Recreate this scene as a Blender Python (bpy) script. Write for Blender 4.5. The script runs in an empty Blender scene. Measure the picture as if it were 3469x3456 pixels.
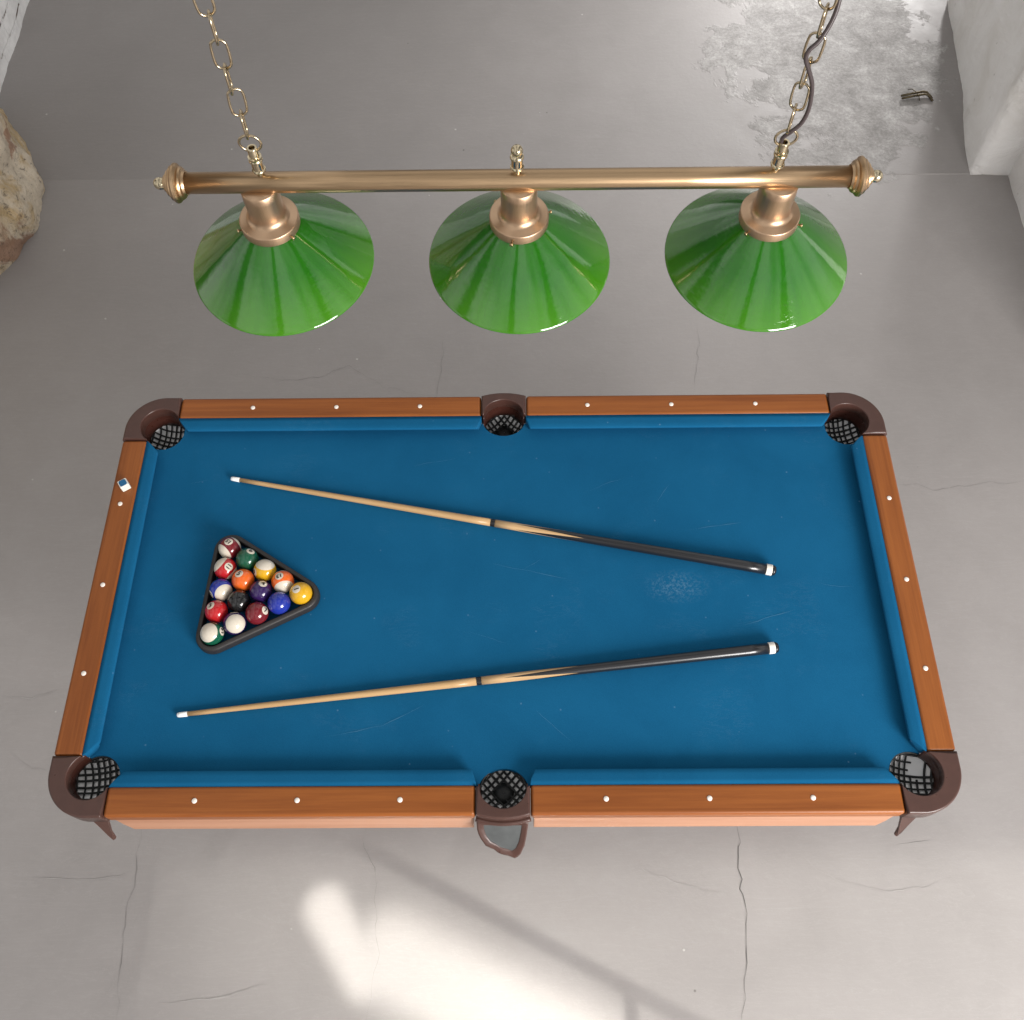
import bpy, bmesh, math, random
from mathutils import Vector, Matrix, noise
random.seed(7)
PI = math.pi
ZT = 0.82                      # height of the wooden rail top above the floor
C = bpy.context.scene.collection
SC = bpy.context.scene

# ------------------------------------------------------------------ helpers
def lin(r, g, b):
    f = lambda c: (c/255/12.92) if c/255 <= .04045 else ((c/255+.055)/1.055)**2.4
    return (f(r), f(g), f(b), 1)

def obj(name, bm, m, parent=None, smooth=False):
    me = bpy.data.meshes.new(name)
    bmesh.ops.recalc_face_normals(bm, faces=bm.faces[:])
    bm.to_mesh(me); bm.free()
    if smooth:
        for p in me.polygons: p.use_smooth = True
    for mm in (m if isinstance(m, (list, tuple)) else [m]): me.materials.append(mm)
    o = bpy.data.objects.new(name, me); C.objects.link(o)
    if parent: o.parent = parent
    return o

def crisp(o, deg):
    m = o.modifiers.new('crisp', 'EDGE_SPLIT'); m.split_angle = math.radians(deg)

def thing(name, label, cat, loc=(0, 0, 0), group=None):
    o = bpy.data.objects.new(name, None); C.objects.link(o)
    o.empty_display_size = .05
    o.location = loc
    return tag(o, label, cat, group)

def tag(o, label, cat, group=None):
    o['label'] = label; o['category'] = cat
    if group: o['group'] = group
    return o

def box(bm, x0, x1, y0, y1, z0, z1, bev=0.0, seg=2):
    r = bmesh.ops.create_cube(bm, size=1)
    vs = r['verts']
    for v in vs:
        v.co = Vector((x0+(v.co.x+.5)*(x1-x0), y0+(v.co.y+.5)*(y1-y0), z0+(v.co.z+.5)*(z1-z0)))
    if bev > 0:
        es = list({e for v in vs for e in v.link_edges})
        bmesh.ops.bevel(bm, geom=es, offset=bev, segments=seg, profile=.5, affect='EDGES')

def lathe(bm, prof, n=48, mat=None, close=False, capb=False, capt=False):
    """prof: list of (radius, height) turned about z; mat moves it"""
    mat = mat or Matrix()
    rings = []
    for r, h in prof:
        rings.append([bm.verts.new(mat @ Vector((r*math.cos(2*PI*k/n), r*math.sin(2*PI*k/n), h))) for k in range(n)])
    for a, b in zip(rings, rings[1:]):
        for k in range(n):
            bm.faces.new((a[k], a[(k+1) % n], b[(k+1) % n], b[k]))
    if capb: bm.faces.new(rings[0][::-1])
    if capt: bm.faces.new(rings[-1])

def tube(bm, pts, rad, n=10, closed=False, caps=True):
    pts = [Vector(p) for p in pts]
    N = len(pts); rings = []
    prev = None
    for i, p in enumerate(pts):
        if closed: t = pts[(i+1) % N]-pts[i-1]
        else: t = pts[min(i+1, N-1)]-pts[max(i-1, 0)]
        t.normalize()
        if prev is None:
            a = t.orthogonal().normalized()
        else:
            a = (prev-t*prev.dot(t)).normalized()
        prev = a; b = t.cross(a)
        rr = rad(i/(N-1)) if callable(rad) else rad
        rings.append([bm.verts.new(p+rr*(math.cos(2*PI*k/n)*a+math.sin(2*PI*k/n)*b)) for k in range(n)])
    for i in range(N if closed else N-1):
        A, B = rings[i], rings[(i+1) % N]
        off = 0
        if closed and i == N-1:
            off = min(range(n), key=lambda s: sum((A[k].co-B[(k+s) % n].co).length for k in range(n)))
        for k in range(n):
            bm.faces.new((A[k], A[(k+1) % n], B[(k+1+off) % n], B[(k+off) % n]))
    if not closed and caps:
        bm.faces.new(rings[0][::-1]); bm.faces.new(rings[-1])

def prism(bm, pts, z0, z1, bev=0.0, seg=2, top_only=True):
    """polygon (x,y) extruded z0..z1"""
    lo = [bm.verts.new((x, y, z0)) for x, y in pts]
    hi = [bm.verts.new((x, y, z1)) for x, y in pts]
    n = len(pts)
    top = bm.faces.new(hi)
    for k in range(n): bm.faces.new((lo[k], lo[(k+1) % n], hi[(k+1) % n], hi[k]))
    if bev > 0:
        bmesh.ops.bevel(bm, geom=list(top.edges), offset=bev, segments=seg, profile=.5, affect='EDGES')

def resample(P, n):
    P = [Vector(p) for p in P]; L = [0]
    for a, b in zip(P, P[1:]): L.append(L[-1]+(b-a).length)
    out_ = []; j = 0
    for k in range(n):
        d = L[-1]*k/(n-1)
        while j < len(L)-2 and L[j+1] < d: j += 1
        t = (d-L[j])/max(1e-9, L[j+1]-L[j]); q = P[j].lerp(P[j+1], min(1, t)); out_.append((q.x, q.y))
    return out_
def band(bm, inner, outer, z0, z1, bo=.006, bi=.004):
    """solid band between two matching open paths, top edges rounded"""
    n = len(inner); outer = resample(outer, n)
    def shift(P, Q, d):                     # move P towards Q by d
        o_ = []
        for p, q in zip(P, Q):
            v = Vector(q)-Vector(p); l_ = v.length; v = v*(min(d, l_*.3)/l_) if l_ > 0 else v
            o_.append((p[0]+v.x, p[1]+v.y))
        return o_
    prof = [(outer, z0)]
    for k in range(5):
        a = PI/2*k/4; prof.append((shift(outer, inner, bo*(1-math.cos(a))), z1-bo*(1-math.sin(a))))
    for k in range(4, -1, -1):
        a = PI/2*k/4; prof.append((shift(inner, outer, bi*(1-math.cos(a))), z1-bi*(1-math.sin(a))))
    prof.append((inner, z0))
    rows = [[bm.verts.new((x, y, z)) for x, y in P] for P, z in prof]
    for i in range(len(rows)):
        A, B = rows[i], rows[(i+1) % len(rows)]
        for k in range(n-1): bm.faces.new((A[k], A[k+1], B[k+1], B[k]))
    bm.faces.new([r[0] for r in rows]); bm.faces.new([r[-1] for r in rows][::-1])
def arc(cx, cy, rx, ry, a0, a1, n):
    return [(cx+rx*math.cos(math.radians(a0+(a1-a0)*k/n)), cy+ry*math.sin(math.radians(a0+(a1-a0)*k/n))) for k in range(n+1)]

# ------------------------------------------------------------------ materials
class N:
    def __init__(s, name):
        s.m = bpy.data.materials.new(name); s.m.use_nodes = True
        s.t = s.m.node_tree; s.b = s.t.nodes['Principled BSDF']; s.out = s.t.nodes['Material Output']
    def n(s, typ, **k):
        x = s.t.nodes.new(typ)
        for a, v in k.items(): setattr(x, a, v)
        return x
    def l(s, a, b): s.t.links.new(a, b)
    def set(s, **k):
        for a, v in k.items(): s.b.inputs[a.replace('_', ' ')].default_value = v
        return s
    def coord(s, which='Object', scale=(1, 1, 1), loc=(0, 0, 0)):
        c = s.n('ShaderNodeTexCoord'); mp = s.n('ShaderNodeMapping')
        mp.inputs['Scale'].default_value = scale; mp.inputs['Location'].default_value = loc
        s.l(c.outputs[which], mp.inputs[0]); return mp.outputs[0]
    def noise(s, vec, scale, detail=4, rough=.55, dist=0):
        x = s.n('ShaderNodeTexNoise'); x.inputs['Scale'].default_value = scale
        x.inputs['Detail'].default_value = detail; x.inputs['Roughness'].default_value = rough
        x.inputs['Distortion'].default_value = dist
        s.l(vec, x.inputs['Vector']); return x.outputs['Fac']
    def ramp(s, fac, stops, interp='LINEAR'):
        r = s.n('ShaderNodeValToRGB'); cr = r.color_ramp; cr.interpolation = interp
        while len(cr.elements) < len(stops): cr.elements.new(.5)
        for e, (p, c) in zip(cr.elements, stops):
            e.position = p; e.color = c if hasattr(c, '__len__') else (c, c, c, 1)
        s.l(fac, r.inputs[0]); return r.outputs[0]
    def math(s, op, a, b=None, c=None, clamp=False):
        x = s.n('ShaderNodeMath', operation=op, use_clamp=clamp)
        for i, v in enumerate((a, b, c)):
            if v is None: continue
            if isinstance(v, (int, float)): x.inputs[i].default_value = v
            else: s.l(v, x.inputs[i])
        return x.outputs[0]
    def mix(s, fac, a, b):
        x = s.n('ShaderNodeMix', data_type='RGBA')
        for sock, v in ((x.inputs[0], fac), (x.inputs[6], a), (x.inputs[7], b)):
            if isinstance(v, (int, float, tuple)): sock.default_value = v
            else: s.l(v, sock)
        return x.outputs[2]
    def bump(s, h, strength=.3, dist=.01, prev=None):
        b = s.n('ShaderNodeBump'); b.inputs['Strength'].default_value = strength; b.inputs['Distance'].default_value = dist
        s.l(h, b.inputs['Height'])
        if prev is not None: s.l(prev, b.inputs['Normal'])
        return b.outputs[0]
    def col(s, v):
        s.l(v, s.b.inputs['Base Color']); return s
    def norm(s, v):
        s.l(v, s.b.inputs['Normal']); return s
    def sep(s, v):
        x = s.n('ShaderNodeSeparateXYZ'); s.l(v, x.inputs[0]); return x.outputs

def plain(name, col, rough=.5, metal=0, var=.06, scale=60, bumpd=0, coat=0):
    a = N(name); a.set(Roughness=rough, Metallic=metal, Coat_Weight=coat)
    v = a.coord()
    f = a.noise(v, scale, 3)
    c1 = tuple(min(1, x*(1-var)) for x in col[:3])+(1,); c2 = tuple(min(1, x*(1+var)) for x in col[:3])+(1,)
    a.col(a.ramp(f, [(.3, c1), (.7, c2)]))
    a.l(a.ramp(a.noise(v, scale*1.7, 4), [(.3, max(0.02, rough-.07)), (.7, min(1, rough+.07))]), a.b.inputs['Roughness'])
    if bumpd: a.norm(a.bump(a.noise(v, scale*3, 4), .4, bumpd))
    return a.m

def floor_material(name='grey_floor_screed', tone=1.0):
    a = N(name); v = a.coord()
    big = a.noise(v, .9, 4, .6, .4); mid = a.noise(v, 5, 5, .6, .6); fine = a.noise(v, 45, 5, .65)
    f = a.math('ADD', a.math('MULTIPLY', big, .5), a.math('ADD', a.math('MULTIPLY', mid, .35), a.math('MULTIPLY', fine, .15)))
    c = a.ramp(f, [(.36, (.272, .255, .246, 1)), (.52, (.295, .276, .267, 1)), (.66, (.318, .299, .290, 1))])
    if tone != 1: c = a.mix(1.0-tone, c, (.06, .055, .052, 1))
    # worn, flaking area near the far right corner of the passage
    sx, sy, sz = a.sep(v)
    dx = a.math('DIVIDE', a.math('SUBTRACT', sx, 1.58), .60); dy = a.math('DIVIDE', a.math('SUBTRACT', sy, 3.22), .84)
    d = a.math('SQRT', a.math('ADD', a.math('MULTIPLY', dx, dx), a.math('MULTIPLY', dy, dy)))
    edge = a.noise(v, 2.6, 7, .66, .3)
    worn = a.ramp(a.math('ADD', d, a.math('MULTIPLY', a.math('SUBTRACT', edge, .5), 3.0)), [(.80, 1.), (.90, 0.)])
    wn = a.noise(v, 7, 9, .74, .5); wf = a.noise(v, 70, 5, .8)
    wm = a.math('ADD', a.math('MULTIPLY', wn, .62), a.math('MULTIPLY', wf, .38))
    wc = a.ramp(wm, [(.34, (.15, .144, .138, 1)), (.45, (.25, .24, .231, 1)), (.54, (.345, .333, .323, 1)), (.64, (.52, .51, .495, 1))])
    c = a.mix(a.math('MULTIPLY', worn, .9), c, wc)
    # small white paint specks and dark pin holes
    vo = a.n('ShaderNodeTexVoronoi'); vo.inputs['Scale'].default_value = 5.5; a.l(v, vo.inputs['Vector'])
    sp = a.ramp(vo.outputs['Distance'], [(.018, 1.), (.032, 0.)], 'LINEAR')
    c = a.mix(a.math('MULTIPLY', sp, .55), c, (.62, .6, .58, 1))
    vo2 = a.n('ShaderNodeTexVoronoi'); vo2.inputs['Scale'].default_value = 3.7
    a.l(a.coord(loc=(3.3, 1.7, 0)), vo2.inputs['Vector'])
    ho = a.ramp(vo2.outputs['Distance'], [(.012, 1.), (.02, 0.)])
    c = a.mix(a.math('MULTIPLY', ho, .8), c, (.08, .07, .065, 1))
    # long faint scuffs
    sc = a.noise(a.coord(scale=(1.2, 9, 1)), 2.1, 8, .7, 2.5)
    line = a.ramp(sc, [(.487, 0.), (.497, 1.), (.503, 1.), (.513, 0.)])
    c = a.mix(a.math('MULTIPLY', line, .10), c, (.5, .48, .46, 1))
    a.col(c)
    a.l(a.math('ADD', a.ramp(mid, [(.3, .50), (.7, .66)]), a.math('MULTIPLY', worn, .25)), a.b.inputs['Roughness'])
    b = a.bump(a.noise(a.coord(scale=(1, 1.6, 1)), 2.6, 4, .5, .5), .22, .008)
    b = a.bump(a.noise(v, 13, 6, .6, .5), .16, .004, b)
    b = a.bump(a.noise(v, 60, 4, .7), .30, .002, b)
    b = a.bump(a.math('MULTIPLY', worn, wm), .45, .007, b)
    b = a.bump(sp, .35, .003, b)
    a.norm(b); return a.m

def plaster_material(name, c0, c1, c2, bscale=6, bd=.02):
    a = N(name); v = a.coord(); a.set(Roughness=.75)
    f = a.noise(v, 3.2, 7, .62, .7)
    c = a.ramp(f, [(.32, c0), (.5, c1), (.68, c2)])
    pit = a.noise(v, 19, 6, .7, .5)
    c = a.mix(a.ramp(pit, [(.26, .8), (.34, 0.)]), c, (.16, .13, .10, 1))
    a.col(c)
    b = a.bump(a.noise(v, bscale, 7, .6, .8), .8, bd)
    b = a.bump(a.noise(v, 70, 4, .7), .35, .003, b)
    a.norm(b); return a.m

def brick_material():
    a = N('white_painted_brick'); a.set(Roughness=.6)
    c = a.n('ShaderNodeTexCoord'); s = a.sep(c.outputs['Object'])
    cm = a.n('ShaderNodeCombineXYZ'); a.l(s[1], cm.inputs[0]); a.l(s[2], cm.inputs[1])
    no = a.n('ShaderNodeTexNoise'); no.inputs['Scale'].default_value = 5; a.l(cm.outputs[0], no.inputs['Vector'])
    ad = a.n('ShaderNodeVectorMath', operation='MULTIPLY_ADD'); a.l(no.outputs['Color'], ad.inputs[0])
    ad.inputs[1].default_value = (.05, .05, 0); a.l(cm.outputs[0], ad.inputs[2])
    br = a.n('ShaderNodeTexBrick'); a.l(ad.outputs[0], br.inputs['Vector'])
    br.inputs['Scale'].default_value = 1; br.inputs['Brick Width'].default_value = .26; br.inputs['Row Height'].default_value = .085
    br.inputs['Mortar Size'].default_value = .006; br.inputs['Mortar Smooth'].default_value = .3
    f = a.noise(cm.outputs[0], 9, 6, .7)
    base = a.ramp(a.noise(cm.outputs[0], 24, 5), [(.3, (.66, .655, .65, 1)), (.7, (.8, .795, .79, 1))])
    gap = a.math('MULTIPLY', br.outputs['Fac'], a.ramp(f, [(.5, 0.), (.58, 1.)]))
    a.col(a.mix(gap, base, (.12, .09, .07, 1)))
    b = a.bump(br.outputs['Fac'], .7, -.012)
    b = a.bump(a.noise(cm.outputs[0], 14, 6, .65), .6, .012, b)
    a.norm(b); return a.m

def rock_material():
    a = N('weathered_stone'); a.set(Roughness=.85); v = a.coord()
    f = a.noise(v, 2.4, 7, .65, .9)
    c = a.ramp(f, [(.30, (.62, .52, .40, 1)), (.46, (.74, .64, .50, 1)), (.56, (.58, .42, .22, 1)), (.68, (.76, .68, .56, 1))])
    rust = a.ramp(a.noise(a.coord(loc=(4, 2, 1)), 3.4, 6, .65, .6), [(.55, 0.), (.60, 1.)])
    c = a.mix(a.math('MULTIPLY', rust, .75), c, (.30, .13, .07, 1))
    pit = a.ramp(a.noise(v, 34, 7, .78, .4), [(.36, 1.), (.44, 0.)])
    c = a.mix(a.math('MULTIPLY', pit, .7), c, (.13, .09, .065, 1))
    a.col(c)
    b = a.bump(a.noise(v, 9, 9, .72, .4), 1.0, .05); b = a.bump(pit, .5, -.01, b)
    a.norm(b); return a.m

def wood_material(name, axis, dark, light, rough=.36, scale=1.0):
    a = N(name); a.set(Roughness=rough, Coat_Weight=.05, Coat_Roughness=.25, Specular_IOR_Level=.3)
    sc = {'x': (1.4, 38, 38), 'y': (38, 1.4, 38)}[axis]
    sc = tuple(q*scale for q in sc)
    v = a.coord(scale=sc)
    f = a.noise(v, 1, 6, .62, .55); g = a.noise(a.coord(scale=tuple(q*3.4 for q in sc)), 1, 4, .7, .3)
    h = a.noise(a.coord(scale=tuple(.35*q for q in sc)), 1, 3, .5, .8)
    t = a.math('ADD', a.math('MULTIPLY', f, .5), a.math('ADD', a.math('MULTIPLY', g, .2), a.math('MULTIPLY', h, .3)))
    a.col(a.ramp(t, [(.34, dark), (.5, tuple((p+q)/2 for p, q in zip(dark, light))), (.66, light)]))
    a.norm(a.bump(g, .12, .001))
    return a.m

def cloth_material():
    a = N('blue_baize'); a.set(Roughness=.95, Specular_IOR_Level=.08)
    v = a.coord()
    f = a.noise(v, 420, 2, .7); g = a.noise(v, 4, 4, .6, .5)
    t = a.math('ADD', a.math('MULTIPLY', f, .45), a.math('MULTIPLY', g, .55))
    c = a.ramp(t, [(.36, (.0052, .088, .196, 1)), (.64, (.0080, .110, .236, 1))])
    vo = a.n('ShaderNodeTexVoronoi'); vo.inputs['Scale'].default_value = 17; a.l(v, vo.inputs['Vector'])
    sp = a.ramp(vo.outputs['Distance'], [(.02, 1.), (.05, 0.)])
    c = a.mix(a.math('MULTIPLY', sp, a.math('MULTIPLY', a.noise(v, 9), .45)), c, (.25, .42, .55, 1))
    s = a.sep(v)                                     # chalk dust rubbed into one spot
    dx = a.math('DIVIDE', a.math('SUBTRACT', s[0], .47), .10); dy = a.math('DIVIDE', a.math('SUBTRACT', s[1], .0), .055)
    d = a.math('SQRT', a.math('ADD', a.math('MULTIPLY', dx, dx), a.math('MULTIPLY', dy, dy)))
    du = a.math('MULTIPLY', a.ramp(d, [(.2, 1.), (1.1, 0.)]), a.ramp(a.noise(v, 120, 5, .8), [(.47, 0.), (.66, 1.)]))
    c = a.mix(a.math('MULTIPLY', du, .32), c, (.25, .40, .52, 1))
    st = a.noise(a.coord(scale=(3.0, 11, 1)), 2.6, 7, .75, 2.0)
    ln = a.ramp(st, [(.494, 0.), (.499, 1.), (.501, 1.), (.506, 0.)])
    ln = a.math('MULTIPLY', ln, a.ramp(a.noise(v, 7, 2), [(.56, 0.), (.66, 1.)]))
    c = a.mix(a.math('MULTIPLY', ln, .13), c, (.25, .42, .55, 1))
    a.col(c); a.norm(a.bump(f, .25, .0012)); return a.m

def metal_material(name, col, rough, brushed=None, rv=.08):
    a = N(name); a.set(Metallic=1.0, Roughness=rough)
    v = a.coord(scale=brushed or (1, 1, 1))
    f = a.noise(v, 30 if brushed else 90, 4, .6)
    d = tuple(x*.88 for x in col[:3])+(1,); e = tuple(min(1, x*1.08) for x in col[:3])+(1,)
    a.col(a.ramp(f, [(.3, d), (.7, e)]))
    a.l(a.ramp(f, [(.25, max(.03, rough-rv)), (.75, rough+rv)]), a.b.inputs['Roughness'])
    a.norm(a.bump(f, .05, .0006)); return a.m

def shade_glass():
    a = N('green_cased_glass'); a.set(Roughness=.06, IOR=1.5, Coat_Weight=1.0, Coat_Roughness=.015, Coat_IOR=1.62)
    v = a.coord()
    s = a.sep(v)
    ang = a.math('ARCTAN2', s[1], s[0])
    cm = a.n('ShaderNodeCombineXYZ'); a.l(a.math('MULTIPLY', a.math('SINE', ang), 1.0), cm.inputs[0]); a.l(a.math('COSINE', ang), cm.inputs[1]); a.l(a.math('MULTIPLY', s[2], 1.2), cm.inputs[2])
    f = a.noise(cm.outputs[0], 2.2, 4, .6, .3); str_ = a.noise(cm.outputs[0], 9, 3, .6)
    t = a.math('ADD', a.math('MULTIPLY', f, .7), a.math('MULTIPLY', str_, .3))
    c = a.ramp(t, [(.20, (.012, .095, .006, 1)), (.52, (.016, .113, .0075, 1)), (.82, (.022, .130, .009, 1))])
    rad = a.math('SQRT', a.math('ADD', a.math('MULTIPLY', s[0], s[0]), a.math('MULTIPLY', s[1], s[1])))
    thin = a.ramp(a.math('ADD', rad, a.math('MULTIPLY', a.math('SUBTRACT', f, .5), .10)), [(.11, 0.), (.185, 1.)])
    c = a.mix(a.math('MULTIPLY', thin, .42), c, (.13, .36, .016, 1))      # yellow-green light along the shade edge, painted into the colour
    a.col(c)
    rip = a.noise(a.coord(scale=(1, 1, 5)), 26, 3, .6, .4)
    wob = a.noise(a.coord(scale=(1, 1, 2)), 11, 3, .55, .3)
    a.norm(a.bump(rip, .17, .004, a.bump(wob, .20, .010)))
    tr = a.n('ShaderNodeBsdfTranslucent'); tr.inputs['Color'].default_value = (.22, .70, .03, 1)
    mx = a.n('ShaderNodeMixShader'); mx.inputs[0].default_value = .28
    a.l(a.b.outputs[0], mx.inputs[1]); a.l(tr.outputs[0], mx.inputs[2]); a.l(mx.outputs[0], a.out.inputs[0])
    return a.m

M = dict(
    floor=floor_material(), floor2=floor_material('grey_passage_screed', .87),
    plaster=plaster_material('white_lime_plaster', (.66, .645, .625, 1), (.74, .725, .71, 1), (.80, .79, .775, 1)),
    pier=plaster_material('stained_plaster', (.72, .70, .665, 1), (.80, .785, .765, 1), (.85, .84, .825, 1), 5, .025),
    brick=brick_material(), rock=rock_material(),
    woodx=wood_material('cherry_wood_long', 'x', (.172, .045, .008, 1), (.345, .110, .023, 1)),
    woody=wood_material('cherry_wood_short', 'y', (.172, .045, .008, 1), (.345, .110, .023, 1)),
    apron=wood_material('cherry_wood_lit', 'x', (.37, .175, .10, 1), (.50, .27, .17, 1), .42),  # paler than the rails: light on the front painted into the wood
    cloth=cloth_material(),
    casting=plain('brown_moulded_plastic', lin(74, 49, 42), .34, 0, .08, 40, .0004),
    throat=plain('dark_brown_plastic_throat', lin(62, 34, 27), .32, 0, .1, 40),
    net=plain('black_rubber_net', (.008, .009, .009, 1), .55, 0, .2, 60),
    added_liner=plain('added_white_backing', (.97, .965, .96, 1), .8, 0, .03, 40),  # white bowl added under each net so its gaps look bright
    sight=plain('ivory_plastic', (.86, .80, .72, 1), .25, 0, .04, 90),
    skirtpanel=plain('grey_smoked_panel', (.085, .09, .09, 1), .14, 0, .25, 14),
    rod=metal_material('brushed_antique_brass', (.50, .345, .205, 1), .33, (.4, 60, 60)),
    neck=metal_material('satin_copper_brass', (.56, .385, .25, 1), .36, (60, 60, .6)),
    brass=metal_material('polished_pale_brass', (.60, .51, .35, 1), .16),
    chain=metal_material('antiqued_chain_brass', (.50, .405, .275, 1), .22),
    screw=metal_material('aged_brass_screw', (.42, .32, .18, 1), .3),
    shade=shade_glass(),
    lining=plain('opal_glass_lining', (.85, .86, .82, 1), .2, 0, .02, 30),
    cable=plain('brown_pvc_cable', lin(66, 56, 56), .36, 0, .08, 80),
    rack=plain('black_plastic_rack', (.022, .019, .018, 1), .5, 0, .12, 90, .0003),
    crack=plain('dark_crack', (.085, .08, .076, 1), .95, 0, .25, 30),  # flat strips, darker than the screed
    hairline=plain('hairline_dirt', (.205, .194, .187, 1), .95, 0, .25, 30),
    scrape=plain('pale_scrape', (.325, .308, .298, 1), .8, 0, .1, 30),
    rust=metal_material('tarnished_steel', (.10, .08, .05, 1), .5),
    hair=plain('chalk_dust', (.055, .20, .33, 1), .9, 0, .1, 40),
    black=plain('black_lacquer', (.012, .012, .014, 1), .3, 0, .2, 90),
    ferrule=plain('white_ferrule_plastic', (.80, .80, .78, 1), .3, 0, .04, 120),
    dark=plain('dark_recess', (.01, .009, .008, 1), .8),
    ink=plain('black_ink', (.012, .012, .012, 1), .35),
)

# ------------------------------------------------------------------ the setting
def structure(name, bm, m):
    o = obj(name, bm, m); o['kind'] = 'structure'; return o

bm = bmesh.new()
YJ = 2.39
vs = [bm.verts.new(p) for p in ((-7, -6, 0), (7, -6, 0), (7, YJ-.028, 0), (-7, YJ+.022, 0))]
bm.faces.new(vs)
vs = [bm.verts.new(p) for p in ((-7, YJ+.022, 0), (7, YJ-.028, 0), (7, YJ-.022, .0025), (-7, YJ+.028, .0025))]
bm.faces.new(vs)
floor = structure('floor', bm, M['floor'])
bm = bmesh.new()
vs = [bm.verts.new(p) for p in ((-7, YJ+.028, .0025), (7, YJ-.022, .0025), (7, 11, .0025), (-7, 11, .0025))]
bm.faces.new(vs)
structure('passage_floor', bm, M['floor2'])

# cracks and trowel scrapes that really lie in the floor, drawn from floor points
def strips(lines, w, jit, z):
    bm = bmesh.new()
    for pts in lines:
        P = []
        for a, b in zip(pts, pts[1:]):
            a, b = Vector(a), Vector(b); n = max(2, int((b-a).length/.02))
            for k in range(n):
                q = a.lerp(b, k/n)
                P.append(q+Vector((noise.noise(Vector((q.x*22, q.y*22, 1)))*jit, noise.noise(Vector((q.x*22, q.y*22, 7)))*jit)))
        P.append(Vector(pts[-1])); prev = None
        for i, q in enumerate(P):
            t = (P[min(i+1, len(P)-1)]-P[max(i-1, 0)]).normalized(); s = Vector((-t.y, t.x))
            ww = w*(.15+1.5*abs(noise.noise(Vector((q.x*15, q.y*15, 3)))))*min(1, 4*min(i, len(P)-1-i)/len(P)+.15)
            pr = (bm.verts.new((q.x+s.x*ww, q.y+s.y*ww, z)), bm.verts.new((q.x-s.x*ww, q.y-s.y*ww, z)))
            if prev: bm.faces.new((prev[0], prev[1], pr[1], pr[0]))
            prev = pr
    return bm
CAM_LOC = Vector((0.04509973, -1.04665436, 2.3659328+ZT)); CAM_ROT = (0.49098, 0.01048, -0.00281)
from mathutils import Euler
_R = Euler(CAM_ROT, 'XYZ').to_matrix()
def fl(x, y, z=0.0):
    """a point measured on the survey photograph, as a point of the floor"""
    d = _R @ Vector(((x-966)/1818, -(y-962)/1818, -1)); t = (z-CAM_LOC.z)/d.z
    q = CAM_LOC+d*t; return (q.x, q.y)
cr = [[(1388, 1540), (1396, 1585), (1392, 1620), (1400, 1660), (1396, 1680), (1405, 1700), (1409, 1725), (1405, 1760), (1408, 1800), (1404, 1850), (1398, 1960)],
      [(694, 1540), (686, 1600), (705, 1640), (710, 1700), (708, 1760), (712, 1800), (705, 1850), (686, 1950)],
      [(268, 1560), (258, 1640), (245, 1700), (232, 1760), (228, 1830), (222, 1860), (222, 1950)],
      [(1676, 913), (1730, 915), (1760, 925), (1800, 921), (1850, 912), (1940, 908)],
      [(1308, 745), (1312, 700), (1321, 650), (1314, 610)],
      [(427, 705), (500, 712), (540, 718), (600, 712), (660, 690), (720, 730), (810, 748)],
      [(1475, -10), (1495, 40), (1512, 90), (1530, 110)], [(838, 640), (832, 700), (820, 760)],
      [(905, 190), (908, 225), (912, 250)], [(1195, 1640), (1230, 1690), (1245, 1790)]]
cr = cr[:9]
bm = strips([[fl(*p) for p in l] for l in cr[:1]], .0022, .012, .0015)
o = obj('crack', bm, M['crack'], floor)
bm = strips([[fl(*p) for p in l] for l in cr[1:]], .0008, .012, .0015)
o = obj('hairline_crack', bm, M['hairline'], floor)
scr = [[(1490, 1600), (1540, 1640), (1600, 1668), (1680, 1682), (1740, 1674), (1800, 1655)], [(1195, 1622), (1240, 1655), (1300, 1672), (1360, 1684)],
       [(60, 1655), (180, 1660), (240, 1648)], [(0, 1310), (60, 1318), (110, 1300)],
       [(860, 610), (880, 590), (905, 575)], [(20, 1420), (60, 1450), (90, 1455)], [(300, 1895), (420, 1880), (520, 1850)], [(1690, 1595), (1760, 1585)]]
bm = strips([[fl(*p) for p in l] for l in scr], .0022, .01, .0013)
obj('trowel_scrape', bm, M['scrape'], floor)

def rough_panel(name, grid, m, amp, seed, freq=3.0, label=None, cat=None):
    """grid[i][j] of points, displaced by noise along its own normal"""
    bm = bmesh.new(); V = [[bm.verts.new(p) for p in row] for row in grid]
    for i in range(len(V)-1):
        for j in range(len(V[0])-1): bm.faces.new((V[i][j], V[i+1][j], V[i+1][j+1], V[i][j+1]))
    bm.normal_update()
    for row in V:
        for v in row:
            q = v.co*freq+Vector((seed, 0, 0))
            v.co = v.co+v.normal*amp*(noise.noise(q)+.5*noise.noise(q*2.3)+.3*noise.noise(q*5.1))
    o = obj(name, bm, m, None, True)
    if label: tag(o, label, cat)
    return o
def lerp(a, b, t): return a+(b-a)*t

# pier of the passage on the right: its jamb runs back from the step, a narrow stained face looks at the room
NZ = 60
def wall_path(pts, step=.06):
    P = []
    for a, b in zip(pts, pts[1:]):
        a, b = Vector(a), Vector(b); n = max(1, int((b-a).length/step))
        P += [a.lerp(b, k/n) for k in range(n)]
    return P+[Vector(pts[-1])]
path = wall_path([(2.75, 3.66), (2.285, 3.64), (2.215, 3.05), (2.116, 2.377), (2.30, 2.374)])
grid = [[Vector((q.x, q.y, 3.3*j/NZ-.02)) for j in range(NZ+1)] for q in path]
rough_panel('plastered_pier', grid, M['pier'], .012, 3.1, 3.5, 'rough off-white plastered pier narrowing the passage on the right side', 'pier')
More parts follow.
